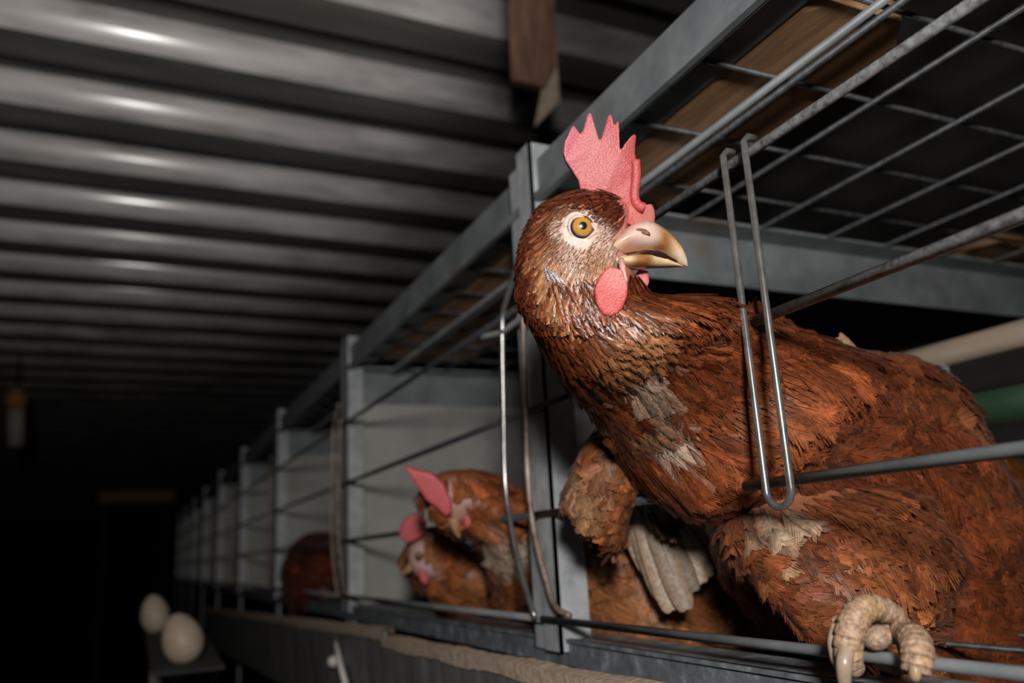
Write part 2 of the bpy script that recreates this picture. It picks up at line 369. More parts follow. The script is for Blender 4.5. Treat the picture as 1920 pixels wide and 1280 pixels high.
q = at(185, 932, 5.5); q2 = at(330, 932, 5.5)
fb = empty('far_beam', (q[0], q[1], 0), 'dim brown beam end across the far aisle on two legs', 'beam')
MB().box((q[0], q[1], q[2] - .04), (q2[0], q[1] + .08, q[2] + .04)).build('beam', PALEW, fb)
for x in (q[0] + .03, q2[0] - .07): MB().box((x, q[1] + .02, 0), (x + .04, q[1] + .06, q[2] - .03)).build('leg', DARK, fb)

# ------------------------------------------------------------------ hens: bodies swept along the spine, feathers laid on them
class Sweep:
    def __init__(s, secs, n=14, sides=44):
        """secs: (left edge px, right edge px, depth of the centre, half thickness away from the lens)."""
        C = []; AA = []; BB = []
        for L, Rr, D, r2 in secs:
            DL, DR = D if isinstance(D, tuple) else (D, D)
            l, r = at(*L, DL), at(*Rr, DR); a = (r - l) / 2; b = VD - VD.dot(nrm(a)) * nrm(a)
            C.append((l + r) / 2); AA.append(a); BB.append(nrm(b) * r2)
        s.n = len(secs) - 1; s.k = n; s.sides = sides
        q = spline(np.hstack([C, AA, BB]), n); s.q = q
    def ev(s, t):
        t = np.clip(np.asarray(t, float), 0, s.n - 1e-6) * s.k; i = t.astype(int); f = (t - i)[:, None]
        return s.q[i] * (1 - f) + s.q[i + 1] * f
    def pos(s, t, th):
        e = s.ev(t); return e[:, 0:3] + e[:, 3:6] * np.cos(th)[:, None] + e[:, 6:9] * np.sin(th)[:, None]
    def frame(s, t, th):
        p = s.pos(t, th); e = .04
        ts = s.pos(t + e, th) - s.pos(t - e, th); tt = s.pos(t, th + .02) - s.pos(t, th - .02)
        nn = np.cross(ts, tt); nn /= np.linalg.norm(nn, axis=1)[:, None] + 1e-12
        out = p - s.ev(t)[:, :3]; sg = np.sign((nn * out).sum(1)); nn *= np.where(sg == 0, 1, sg)[:, None]
        ts /= np.linalg.norm(ts, axis=1)[:, None] + 1e-12; tt /= np.linalg.norm(tt, axis=1)[:, None] + 1e-12
        return p, nn, ts, tt
    def mesh(s, grow=0.):
        S = s.sides; v = []; f = []; th = np.arange(S) * 2 * math.pi / S
        for i in range(len(s.q)):
            c, a, b = s.q[i, :3], s.q[i, 3:6], s.q[i, 6:9]
            a = a + nrm(a) * grow; b = b + nrm(b) * grow
            v += list(c + np.cos(th)[:, None] * a + np.sin(th)[:, None] * b)
        n = len(s.q)
        for i in range(n - 1):
            for k in range(S): f.append((i * S + k, i * S + (k + 1) % S, (i + 1) * S + (k + 1) % S, (i + 1) * S + k))
        f += [list(range(S))[::-1], [(n - 1) * S + k for k in range(S)]]
        return v, f
    def sample(s, n, s0, s1, dens=None):
        """points spread evenly over the skin between two sections."""
        t = np.linspace(s0, s1, 400); e = s.ev(t)
        g = np.linalg.norm(s.ev(t + .03)[:, :3] - s.ev(t - .03)[:, :3], axis=1) * (np.linalg.norm(e[:, 3:6], axis=1) + np.linalg.norm(e[:, 6:9], axis=1))
        c = np.cumsum(g); c /= c[-1]
        i = np.arange(n); u = ((i + .5) / n); th = (i * 2.399963 + rng.normal(0, .05, n)) % (2 * math.pi)
        a = np.linalg.norm(s.ev(np.interp(u, c, t))[:, 3:6], axis=1); b = np.linalg.norm(s.ev(np.interp(u, c, t))[:, 6:9], axis=1)
        th = np.arctan2(np.sin(th) * np.sqrt(a), np.cos(th) * np.sqrt(b))     # even spacing round a flattened section
        return np.interp(u, c, t), th

def plume(name, P, N, T, L, W, col, parent, mat, nb=10, ang=.62, lift=.0006, tilt=.1, curl=.12, stuff=True, cup=.25, point=.75, ragged=.12, shaft=1.5, vane=False, edge=.9, gloss=.09):
    """Feathers: each a rachis and nb barbs a side, all in one mesh. P roots, N normals, T directions, L lengths, W half widths."""
    Fn = len(P); L = np.broadcast_to(L, Fn).astype(float); W = np.broadcast_to(W, Fn).astype(float)
    T = T - (T * N).sum(1)[:, None] * N; T /= np.linalg.norm(T, axis=1)[:, None] + 1e-12
    X = np.cross(T, N)
    tl = tilt + rng.normal(0, .05, Fn); roll = rng.normal(0, .12, Fn)
    X = X * np.cos(roll)[:, None] + N * np.sin(roll)[:, None]; N2 = np.cross(X, T)
    k = (np.arange(nb + 1) + .3) / nb
    prof = np.clip(np.sin(np.pi * np.clip(k * .80 + .16, 0, 1)) ** point, .06, 1)
    if vane: prof = np.sqrt(np.clip(1 - np.clip(k, 0, 1) ** 10, 0, 1)) * (.55 + .45 * np.sin(np.pi * np.clip(k * .9, 0, 1)) ** .6)
    V = np.empty((Fn, nb, 2, 4, 3)); C = np.empty((Fn, nb, 2, 4, 3)); G = np.empty((Fn, nb, 2, 4, 3))
    hue = 1 + rng.normal(0, .15, (Fn, 1, 1)); L1 = L[:, None]; W1_ = W[:, None]
    for sd in (0, 1):
        sg = 1 if sd else -1
        wx = W1_ * prof[None] * (1 + rng.normal(0, ragged, (Fn, nb + 1)))
        y0 = k[None] * L1 * .86; dy = L1 * .86 / nb
        ty = y0 + wx / math.tan(ang) + rng.normal(0, ragged * 1.5, (Fn, nb + 1)) * dy
        ty = np.where(ty > L1 * .93, L1 * .93 + (ty - L1 * .93) * .3, ty)
        dz = rng.normal(0, .03 if not vane else .004, (Fn, nb + 1)) * W1_
        if vane: cs = [(0 * wx[:, :-1], y0[:, :-1], 0), (wx[:, :-1], ty[:, :-1], dz[:, :-1]), (wx[:, 1:], ty[:, 1:], dz[:, 1:]), (0 * wx[:, 1:], y0[:, 1:], 0)]
        else:
            x_, y_, t_ = wx[:, :-1], y0[:, :-1], ty[:, :-1]
            cs = [(0 * x_, y_, 0), (x_, t_ - dy * .1, dz[:, :-1]), (x_ * .985, t_ + dy * .22, dz[:, :-1]), (0 * x_, y_ + dy * 1.25, 0)]
            if nb > 8: cs[1] = (x_, t_ - dy * .22, dz[:, :-1]); cs[2] = (x_ * .97, t_ + dy * .45, dz[:, :-1])
        for ci, (x, y, zo) in enumerate(cs):
            z = lift + tl[:, None] * y - curl * y * y / L1 - cup * x * x / W1_ + zo
            V[:, :, sd, ci] = P[:, None] + sg * x[..., None] * X[:, None] + y[..., None] * T[:, None] + z[..., None] * N2[:, None]
            nv = (N * .55 + N2 * .45)[:, None] + sg * X[:, None] * (x / W1_ * (.18 + cup * .8))[..., None] + T[:, None] * ((y / L1 - .5) * curl * 2.4)[..., None]
            G[:, :, sd, ci] = nv + rng.normal(0, gloss, (Fn, nb, 1)) * X[:, None] + rng.normal(0, gloss, (Fn, nb, 1)) * T[:, None]
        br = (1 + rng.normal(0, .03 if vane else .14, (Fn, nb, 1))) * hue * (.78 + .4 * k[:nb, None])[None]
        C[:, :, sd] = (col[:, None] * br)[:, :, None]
        C[:, :, sd, 1:3] *= np.array(edge)
    G = np.vstack([G.reshape(-1, 3), np.repeat(N, 6, axis=0)]); G /= np.linalg.norm(G, axis=1)[:, None] + 1e-9
    V = V.reshape(-1, 3); C = C.reshape(-1, 3); nq = len(V) // 4
    # shafts
    yy = np.array([0, .45, .97]); SV = np.empty((Fn, 3, 2, 3))
    for i, y in enumerate(yy):
        for sx in (0, 1):
            wd = np.minimum(W * .045, .00022) * (1.1 - y) * (1 if sx else -1)
            ya = y * L; z = lift + .00012 + tl * ya - curl * ya * ya / L
            SV[:, i, sx] = P + wd[:, None] * X + ya[:, None] * T + z[:, None] * N2
    SC_ = np.repeat(np.clip(col * shaft, 0, .8), 6, axis=0)
    b = len(V) + np.arange(Fn)[:, None] * 6
    q1 = b + np.array([[0, 1, 3, 2]]); q2 = b + np.array([[2, 3, 5, 4]])
    fq = np.arange(nq * 4).reshape(Fn, nb, 2, 4); fq[:, :, 0] = fq[:, :, 0, ::-1]; faces = np.vstack([fq.reshape(-1, 4), q1[:, ::-1], q2[:, ::-1]]); V = np.vstack([V, SV.reshape(-1, 3)]); C = np.vstack([C, SC_])
    o0 = org(parent)
    me = bpy.data.meshes.new(name); me.vertices.add(len(V)); me.vertices.foreach_set('co', (V - o0).ravel())
    me.loops.add(faces.size); me.loops.foreach_set('vertex_index', faces.ravel().astype(np.int32))
    me.polygons.add(len(faces)); me.polygons.foreach_set('loop_start', np.arange(0, faces.size, 4, dtype=np.int32))
    a = me.color_attributes.new('Col', 'FLOAT_COLOR', 'POINT'); c4 = np.ones((len(V), 4)); c4[:, :3] = np.clip(C, 0, 1); a.data.foreach_set('color', c4.ravel())
    me.polygons.foreach_set('use_smooth', np.ones(len(faces), bool)); me.update()
    me.normals_split_custom_set_from_vertices(G)
    o = link(me, name, mat, parent, o0)
    if stuff: o['kind'] = 'stuff'
    return o
def colours(P, base, var, patches=()):
    n = len(P); c = np.array(base)[None] * np.exp(rng.normal(0, var, (n, 1))) * np.exp(rng.normal(0, .03, (n, 3)))
    for ctr, rad, pc, st in patches:
        d = np.linalg.norm((P - ctr) / rad, axis=1) + rng.normal(0, .12, n)
        m = (np.clip(1.25 - d, 0, 1) * st)[:, None]; m = np.clip(m * 1.6, 0, st); c = c * (1 - m) + np.array(pc) * (1 + rng.normal(0, .12, (n, 1))) * m
    return np.clip(c, 0, .95)
def paint(o, base, patches, var=.04):
    me = o.data; n = len(me.vertices); co = np.empty(n * 3); me.vertices.foreach_get('co', co); P = co.reshape(-1, 3) + ORG[o.name]
    c = np.tile(np.array(base, float), (n, 1)) * (1 + rng.normal(0, var, (n, 1)))
    for ctr, rad, pc, st in patches:
        d = np.linalg.norm((P - ctr) / rad, axis=1); m = (np.clip((1.35 - d) / .7, 0, 1) * st)[:, None]; c = c * (1 - m) + np.array(pc) * m
    if 'Col' in me.color_attributes: me.color_attributes.remove(me.color_attributes['Col'])
    a = me.color_attributes.new('Col', 'FLOAT_COLOR', 'POINT'); c4 = np.ones((n, 4)); c4[:, :3] = np.clip(c, 0, 1); a.data.foreach_set('color', c4.ravel())
def body_from(name, sweeps, mat, parent, voxel, smooth=6, grow=0.):
    m = MB()
    for s in sweeps: m.add(*s.mesh(grow))
    o = m.build(name, mat, parent)
    return evaluated(o, [('REMESH', dict(mode='VOXEL', voxel_size=voxel)), ('SMOOTH', dict(iterations=smooth, factor=.5))])
def slab(name, px, D, th, mat, parent, voxel, col, patches=(), smooth=4, lean=None):
    """Flat fleshy part (comb, wattle): outline extruded, remeshed and rounded."""
    p = [at(u, vv, D + (lean(u, vv) if lean else 0)) for u, vv in px]
    m = MB().prism([q - VD * th / 2 for q in p], VD * th)
    o = build(name, m.v, m.f, mat, parent)
    bm = bmesh.new(); bm.from_mesh(o.data); bmesh.ops.triangulate(bm, faces=[f for f in bm.faces if len(f.verts) > 4]); bmesh.ops.recalc_face_normals(bm, faces=bm.faces); bm.to_mesh(o.data); bm.free()
    evaluated(o, [('REMESH', dict(mode='VOXEL', voxel_size=voxel)), ('SMOOTH', dict(iterations=smooth, factor=.5))])
    paint(o, col, patches); return o
def beak_part(name, secs, parent, mat, cols, D, power=1.):
    """secs: (top px, bottom px, half width). Cross sections along the beak."""
    v = []; c = []; n = 22
    q = spline(np.array([[*t, *b, hwid] for t, b, hwid in secs], float), 6)
    for r in q:
        t, b = at(r[0], r[1], D), at(r[2], r[3], D); ctr = (t + b) / 2; a = (t - b) / 2
        for k in range(n):
            an = 2 * math.pi * k / n; v.append(ctr + a * math.cos(an) + VD * r[4] * math.sin(an))
    m = len(q); f = [(i * n + k, i * n + (k + 1) % n, (i + 1) * n + (k + 1) % n, (i + 1) * n + k) for i in range(m - 1) for k in range(n)]
    f += [list(range(n))[::-1], [(m - 1) * n + k for k in range(n)]]
    o = build(name, v, f, mat, parent, True)
    bm = bmesh.new(); bm.from_mesh(o.data); bmesh.ops.recalc_face_normals(bm, faces=bm.faces); bm.to_mesh(o.data); bm.free()
    paint(o, cols[0], cols[1]); return o
def ball(name, c, r, mat, parent, ax=None, squash=1., n=24, cols=None):
    ax = nrm(np.array(ax if ax is not None else (0, 0, 1), float)); b = nrm(np.cross(ax, (.3, .2, 1.))); d = np.cross(ax, b); v = []; f = []; cc = []
    for i in range(n + 1):
        t = math.pi * i / n
        for k in range(n):
            a = 2 * math.pi * k / n; v.append(c + r * (ax * math.cos(t) * squash + math.sin(t) * (b * math.cos(a) + d * math.sin(a)))); cc.append(t)
    for i in range(n):
        for k in range(n): f.append((i * n + k, (i + 1) * n + k, (i + 1) * n + (k + 1) % n, i * n + (k + 1) % n))
    return build(name, v, f, mat, parent, True, cols=None if cols is None else np.array([cols(t) for t in cc]))
EYE = attr_mat('eye', .08, .6, barb=.1, bscale=900, coat=1.)

# ---- the hen that leans out of the cage
HD = .345
hen = empty('hen', at(1600, 1215, .32), 'large rust brown hen leaning its head and neck out through the open cage front', 'hen')
HS = Sweep([((1066, 358), (1122, 358), HD, .006), ((1022, 385), (1180, 384), HD, .0115), ((990, 432), (1180, 420), HD, .0150),
            ((975, 485), (1172, 472), HD, .0168), ((974, 535), (1200, 525), HD, .0180), ((996, 600), (1226, 552), HD + .001, .0225),
            ((1045, 685), (1318, 562), HD + .008, .029), ((1106, 768), (1408, 590), HD + .034, .036), ((1163, 852), (1490, 622), HD + .060, .043),
            ((1236, 932), (1575, 652), HD + .070, .050), ((1322, 985), (1660, 672), HD + .100, .056), ((1352, 1060), (1740, 700), HD + .122, .060),
            ((1405, 1135), (1800, 775), HD + .132, .064), ((1500, 1205), (1850, 875), HD + .14, .066), ((1610, 1280), (1880, 985), HD + .15, .066),
            ((1740, 1340), (1890, 1090), HD + .16, .06), ((1850, 1370), (1930, 1200), HD + .17, .035)])
TS = Sweep([((1412, 940), (1570, 890), (HD + .055, HD + .085), .018), ((1395, 990), (1650, 905), (HD + .045, HD + .090), .032), ((1415, 1050), (1720, 970), (HD + .032, HD + .084), .034),
            ((1465, 1120), (1740, 1050), (HD + .016, HD + .074), .028), ((1520, 1180), (1710, 1120), (HD - .002, HD + .05), .020), ((1580, 1215), (1690, 1165), (HD - .014, HD + .02), .012)], sides=32)
WS = Sweep([((1530, 690), (1545, 640), HD + .07, .008), ((1545, 790), (1620, 665), HD + .072, .014), ((1590, 850), (1710, 682), HD + .084, .017),
            ((1660, 900), (1780, 730), HD + .096, .017), ((1735, 960), (1842, 840), HD + .108, .014), ((1805, 1020), (1874, 960), HD + .12, .009), ((1850, 1085), (1880, 1075), HD + .13, .004)], sides=32)
e0 = at(1090, 427, HD)
# lateral surface of the head at the eye
def surf(sw, u, vv, D0):
    """nearest point of the swept skin towards the lens along the line through (u, vv)."""
    t = np.repeat(np.linspace(0, sw.n - .01, 160), 60); th = np.tile(np.linspace(math.pi, 2 * math.pi, 60), 160)
    p = sw.pos(t, th) - CAM; c = p @ R; uu = 960 + F * c[:, 0] / c[:, 2]; v2 = 640 + F * c[:, 1] / c[:, 2]
    i = np.argsort((uu - u) ** 2 + (v2 - vv) ** 2)[:8]; j = i[np.argmin(c[i, 2])]; return at(u, vv, c[j, 2])
eye_s = surf(HS, 1090, 427, HD)
PX = HD / F
skin = body_from('body', [HS, TS], SKIN, hen, .0022, 5, -.0006)
PINK = (.62, .30, .24); WHT = (.72, .52, .42); RED = (.62, .08, .08); TAN = (.42, .2, .09)
paint(skin, (.30, .11, .05), [(at(1170, 450, HD - .012), 50 * PX, PINK, .9), (eye_s, 48 * PX, (.74, .56, .48), .95), (at(1190, 400, HD - .006), 40 * PX, (.62, .2, .17), .8),
    (at(1200, 430, HD - .01), 28 * PX, (.68, .36, .3), .8), (surf(HS, 1190, 700, HD), .012, WHT, .9), (surf(HS, 1240, 830, HD), .013, WHT, .9)])
# comb
def cx(pts): return [(940 + x / 2.7825, 180 + y / 2.7825) for x, y in pts]
comb_px = cx([(412, 500), (400, 445), (365, 390), (335, 345), (322, 300), (330, 240), (348, 205), (362, 172), (377, 157), (395, 180), (413, 208), (427, 175), (445, 105), (460, 88), (472, 108), (492, 180),
              (512, 248), (530, 190), (553, 108), (567, 96), (580, 125), (586, 165), (593, 180), (597, 140), (604, 130), (612, 142), (614, 200), (616, 300), (640, 255), (675, 212), (692, 202), (701, 216), (693, 300), (703, 340), (703, 420), (694, 520),
              (716, 570), (755, 568), (782, 566), (795, 592), (800, 640), (790, 690), (700, 690), (640, 660), (585, 600), (520, 540)])
comb = slab('comb', comb_px, HD, .0042, COMB, hen, .0005, (.50, .095, .095), [(at(1075, 270, HD), .014, (.55, .15, .20), .8), (at(1110, 300, HD), .012, (.58, .18, .18), .7), (at(1205, 400, HD), .007, (.66, .24, .2), .7)], 4,
            lambda u, vv: .0022 * math.sin((u - 1060) / 22.) + .0022 * max(0, (u - 1175) / 40.))
fold = cx([(700, 335), (704, 420), (694, 520), (712, 568), (745, 582)])
MB().tube(spline(np.array([at(u, vv, HD - .0022) for u, vv in fold]), 5), .0021, 10).build('comb_fold', COMB, hen, True); paint(bpy.data.objects['comb_fold'], (.52, .09, .085), [])
# wattles
W1 = [(1140, 500), (1165, 505), (1176, 530), (1176, 555), (1166, 580), (1148, 594), (1130, 591), (1117, 570), (1113, 545), (1122, 520)]
slab('wattle', W1, HD - .0235, .0045, COMB, hen, .0008, (.62, .10, .095), [(at(1160, 520, HD - .0235), .006, (.66, .26, .24), .6)], 6)
slab('wattle', [(1196, 505), (1215, 508), (1217, 530), (1206, 553), (1190, 564), (1181, 560), (1184, 535)], HD + .004, .004, COMB, hen, .0008, (.6, .14, .16), [(at(1200, 545, HD + .008), .006, (.6, .33, .34), .7)], 6)
MB().tube(spline(np.array([at(1165, 488, HD - .017), at(1168, 505, HD - .023), at(1174, 530, HD - .0250)]), 5), [.0013] * 5 + [.0010] * 5 + [.0006], 8).build('wattle_stem', SKIN, hen, True); paint(bpy.data.objects['wattle_stem'], (.68, .38, .32), [])
# beak
BR = (.32, .14, .04); IV = (.70, .47, .26)
beak_part('upper_beak', [((1152, 448), (1122, 489), .0098), ((1180, 424), (1146, 484), .0114), ((1212, 414), (1178, 475), .0108), ((1238, 424), (1212, 472), .0088), ((1262, 442), (1242, 477), .0064), ((1278, 463), (1264, 488), .0045), ((1287, 482), (1279, 497), .0024), ((1290, 498), (1287, 500), .0006)],
          hen, HORN, (IV, [(at(1234, 452, HD - .008), .0062, (.30, .13, .035), 1.), (at(1256, 436, HD), .0055, (.42, .2, .06), .8), (at(1192, 436, HD - .009), .0085, (.66, .36, .29), .95), (at(1278, 482, HD - .003), .004, (.8, .66, .48), .9), (at(1140, 482, HD - .009), .006, (.74, .5, .4), .8), (at(1208, 436, HD - .009), .0062, (.74, .52, .44), .95), (at(1262, 440, HD - .002), .0045, (.42, .19, .06), .9), (at(1242, 424, HD - .003), .004, (.46, .22, .09), .7)]), HD - .001)
beak_part('lower_beak', [((1124, 485), (1136, 496), .0100), ((1160, 480), (1162, 504), .0112), ((1195, 473), (1195, 506), .0100), ((1225, 472), (1222, 503), .0068), ((1250, 482), (1249, 502), .0050), ((1268, 492), (1268, 501), .0034), ((1281, 499), (1280, 501), .001)],
          hen, HORN, ((.72, .52, .32), [(at(1205, 488, HD - .009), .0046, (.34, .15, .05), 1.)]), HD - .001)
ml = [at(u, vv, HD - d_) for u, vv, d_ in [(1175, 477, .0114), (1205, 472, .0104), (1230, 474, .0082), (1252, 482, .0058), (1270, 492, .0038)]]
MB().tube(spline(np.array(ml), 4), [.0003] * 4 + [.0008] * 4 + [.0011] * 4 + [.0007] * 4 + [.0003], 8).build('mouth', material('mouth_dark', (.03, .008, .006), .5)[0], hen, True)
# nostril flap
npx = cx([(695, 698), (718, 688), (752, 694), (776, 714), (778, 730), (742, 724), (708, 714)])
slab('nostril', npx, HD - .0108, .002, SCALE, hen, .0005, (.17, .075, .035), [(at(1221, 441, HD - .012), .0016, (.08, .04, .03), .9)], 3)
# eye
ex_n = nrm(-VD + .10 * RTV + .12 * UPV); er = .0064
ec = eye_s + VD * .0050
def eye_col(t):
    d = math.sin(t) * er / PX
    if t > 1.4: return (.1, .06, .05)
    if d < 6.5: return (.004, .004, .005)
    if d < 8: return (.16, .11, .06)
    if d < 17: return (.55, .27, .04)
    if d < 19: return (.16, .13, .11)
    if d < 21: return (.02, .017, .017)
    return (.42, .32, .33)
ball('eye', ec, er, EYE, hen, ex_n, n=72, cols=eye_col)
lid = [(1067, 425), (1071, 412), (1082, 406), (1093, 409), (1106, 419), (1118, 431), (1109, 441), (1097, 448), (1083, 448), (1072, 440)]
lid = np.array([at(u, vv, 1) for u, vv in lid]); ld = []
for q in lid: ld.append(CAM + (q - CAM) * ((eye_s - CAM) @ VD + .0012))
lp = spline(np.array(ld + [ld[0]]), 4); MB().tube(lp, .0009, 8, False).build('eyelid', SKIN, hen, True); paint(bpy.data.objects['eyelid'], (.66, .45, .4), [])
lp2 = ec + VD * .0006 + (lp - lp.mean(0)) * 1.28 + (lp.mean(0) - ec) + VD * .0009; MB().tube(lp2, .0012, 8, False).build('eyelid', SKIN, hen, True)
paint(bpy.data.objects['eyelid.001'], (.70, .52, .44), [])

# ---- plumage of the leaning hen
BROWN = (.225, .056, .018); DARKB = (.11, .026, .011); LIGHT = (.38, .16, .07)
def px_of(P):
    c = (P - CAM) @ R; return 960 + F * c[:, 0] / c[:, 2], 640 + F * c[:, 1] / c[:, 2]
pats = [(surf(HS, 1176, 690, HD), .0095, (.70, .50, .39), .9), (surf(HS, 1195, 715, HD), .007, (.6, .44, .33), .8), (surf(HS, 1205, 735, HD), .007, (.6, .4, .27), .75), (surf(HS, 1226, 780, HD), .007, (.6, .42, .3), .75), (surf(HS, 1245, 830, HD), .011, (.72, .54, .41), .9), (surf(HS, 1190, 790, HD), .010, (.5, .27, .14), .6),
        (surf(HS, 1140, 630, HD), .013, (.45, .20, .08), .7), (surf(TS, 1436, 960, HD), .0085, (.66, .48, .33), .85), (surf(TS, 1430, 1005, HD), .005, (.6, .40, .25), .55),
        (surf(HS, 1780, 720, HD), .012, LIGHT, .5), (surf(HS, 1450, 830, HD), .03, (.33, .10, .032), .5), (surf(TS, 1640, 1150, HD), .03, (.36, .12, .04), .6)]
# head: short glossy crown and nape, tan cheek, bristles round the eye
t, th = HS.sample(13000, .05, 5.2); p, nn, ts, tt = HS.frame(t, th)
ah = HS.ev(t)[:, 3:6]; ah /= np.linalg.norm(ah, axis=1)[:, None]
back = np.clip(1.1 - t / 4.6, 0, 1)[:, None]
frontness = (np.cos(th) + 1) / 2
d = ts * (1.0 - .5 * back) - ah * (.25 + .9 * back) + rng.normal(0, .10, p.shape)
de = np.linalg.norm(p - eye_s, axis=1)
u_, v_ = px_of(p)
crown = (np.clip(1.6 - t, 0, 1) + np.clip((-np.cos(th) - .15) * 2.2, 0, 1)).clip(0, 1)
face = ((np.cos(th) > .02) & (t > 1.2) & (t < 4.3)) & (np.abs(np.sin(th)) > .1)
keep = (de > 34 * PX) & ~((np.cos(th) > .72 + rng.normal(0, .07, len(t))) & (t > .8) & (t < 3.4)) & ~((np.cos(th) > .3) & (t < .5)) & ~((np.cos(th) > .80) & (t > 3.2) & (t < 3.8))
keep &= ~(face & (rng.random(len(t)) < .35) & (de < 75 * PX))
hp = [(at(1095, 385, HD - .01), .009, DARKB, .7), (surf(HS, 1006, 468, HD), .0035, (.42, .2, .09), .6), (surf(HS, 1045, 470, HD), .0065, (.36, .14, .055), .85), (surf(HS, 1065, 510, HD), .010, (.44, .2, .09), .85), (surf(HS, 1095, 560, HD), .012, (.40, .175, .075), .8),
      (surf(HS, 1045, 410, HD), .006, (.45, .2, .08), .4), (surf(HS, 1090, 466, HD), .007, (.70, .47, .34), .85), (surf(HS, 1138, 452, HD), .0085, (.74, .52, .41), .95), (surf(HS, 1055, 425, HD), .0045, (.74, .54, .42), .85), (surf(HS, 1130, 500, HD), .009, (.5, .25, .13), .75), (surf(HS, 1100, 500, HD), .008, (.46, .22, .11), .7), (surf(HS, 1085, 390, HD), .007, (.10, .024, .01), .6)]
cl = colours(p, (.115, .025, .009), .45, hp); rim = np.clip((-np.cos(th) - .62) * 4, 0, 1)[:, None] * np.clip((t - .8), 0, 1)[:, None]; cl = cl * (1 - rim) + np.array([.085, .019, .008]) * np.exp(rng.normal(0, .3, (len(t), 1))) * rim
keep &= ~((np.abs(u_ - 1146) < 32) & (v_ > 497) & (v_ < 585) & (np.sin(th) < 0) & (rng.random(len(t)) < .8))
L = np.where(crown > .5, rng.uniform(.006, .0105, len(t)), rng.uniform(.0035, .007, len(t))); L = np.where(t > 3.4, L * 1.5, L); L = np.where(de < 62 * PX, rng.uniform(.0018, .003, len(t)), L)
Wd = np.where(crown > .5, .0009, .00055); Wd = np.where(t > 3.6, .0010, Wd); Wd = np.where(de < 62 * PX, .00028, Wd)
br_ = (de < 66 * PX) & (rng.random(len(t)) < .4) & (u_ < 1118); cl[br_] = np.array([.26, .10, .045]) * np.exp(rng.normal(0, .25, (br_.sum(), 1)))
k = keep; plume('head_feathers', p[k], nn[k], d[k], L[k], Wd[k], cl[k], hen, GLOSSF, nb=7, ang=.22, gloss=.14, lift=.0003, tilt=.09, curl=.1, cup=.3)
# ear feathers: a few pale quills
q0 = surf(HS, 1020, 498, HD); pe = np.array([q0 + RTV * i * .0011 - UPV * i * .0009 - VD * .0018 for i in range(4)])
plume('ear_feathers', pe, np.tile(nrm(-VD - .3 * RTV), (4, 1)), np.array([RTV * (.35 + .25 * i) - UPV for i in range(4)]), .008, .00055, np.tile([[.42, .42, .46]], (4, 1)), hen, GLOSSF, nb=7, ang=.35, stuff=False)
# neck hackles, long narrow and glossy
t, th = HS.sample(7500, 3.9, 8.2); p, nn, ts, tt = HS.frame(t, th)
u_, v_ = px_of(p); bare = np.zeros(len(t))
for c_, r_ in ((surf(HS, 1190, 700, HD), .010), (surf(HS, 1240, 828, HD), .011)): bare = np.maximum(bare, np.linalg.norm(p - c_, axis=1) < r_)
k = ~((bare > 0) & (rng.random(len(t)) < .55)) & ~((np.cos(th) > .62) & (t < 4.3))
d = ts + rng.normal(0, .13, p.shape)
L = .013 + .0040 * np.clip(t - 4, 0, 4) + rng.normal(0, .002, len(t)); Wd = .0011 + .00045 * np.clip(t - 4.5, 0, 4)
hb = np.clip((t - 5.5) / 3, 0, 1)[:, None]
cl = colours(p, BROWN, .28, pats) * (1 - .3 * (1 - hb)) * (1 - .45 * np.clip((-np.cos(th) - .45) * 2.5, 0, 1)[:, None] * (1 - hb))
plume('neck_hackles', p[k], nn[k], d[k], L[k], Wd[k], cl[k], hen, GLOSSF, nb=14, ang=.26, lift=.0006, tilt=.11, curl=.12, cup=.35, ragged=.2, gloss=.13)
# breast, back and belly
t, th = HS.sample(6500, 6.6, 16); p, nn, ts, tt = HS.frame(t, th); d = ts + rng.normal(0, .2, p.shape)
L = .020 + .0018 * np.clip(t - 7, 0, 5) + rng.normal(0, .002, len(t)); Wd = .0036 + .0007 * np.clip(t - 7, 0, 5)
k = np.ones(len(t), bool)
for c_, r_ in ((surf(HS, 1240, 828, HD), .011),): k &= ~((np.linalg.norm(p - c_, axis=1) < r_) & (rng.random(len(t)) < .5))
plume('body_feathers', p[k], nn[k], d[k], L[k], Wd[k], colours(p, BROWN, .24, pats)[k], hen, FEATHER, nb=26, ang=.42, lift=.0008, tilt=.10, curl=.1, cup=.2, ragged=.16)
t, th = TS.sample(1700, .15, 5); p, nn, ts, tt = TS.frame(t, th); d = ts + RTV * .45 + rng.normal(0, .2, p.shape)
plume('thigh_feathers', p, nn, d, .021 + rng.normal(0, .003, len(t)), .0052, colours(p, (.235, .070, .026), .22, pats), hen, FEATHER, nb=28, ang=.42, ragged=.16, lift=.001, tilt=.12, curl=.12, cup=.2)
# folded left wing
wing = body_from('wing', [WS], SKIN, hen, .0025, 5, -.001); paint(wing, (.2, .06, .025), [])
t, th = WS.sample(620, .1, 6); p, nn, ts, tt = WS.frame(t, th); d = ts + rng.normal(0, .12, p.shape)
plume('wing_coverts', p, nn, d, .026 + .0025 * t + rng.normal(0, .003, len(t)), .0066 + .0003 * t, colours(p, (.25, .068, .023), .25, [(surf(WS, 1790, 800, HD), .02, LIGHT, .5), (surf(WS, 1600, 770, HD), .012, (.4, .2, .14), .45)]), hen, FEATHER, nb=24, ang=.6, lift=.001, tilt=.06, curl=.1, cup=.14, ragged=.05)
# long flight feathers along the rim of the folded wing
for i in range(7):
    s0 = 2.6 + i * .38; a_ = np.array([s0]); b_ = np.array([.15 - .05 * i])
    p, nn, ts, tt = WS.frame(a_, b_)
    plume('flight_feather', p - VD * .002, nrm(nn[0] * .6 - VD * .6)[None], ts, .036, .005, np.array([[.16, .05, .022]]), hen, FEATHER, nb=26, ang=.6, lift=.001, tilt=.0, curl=.2, cup=.1, stuff=False, ragged=.02, vane=True)
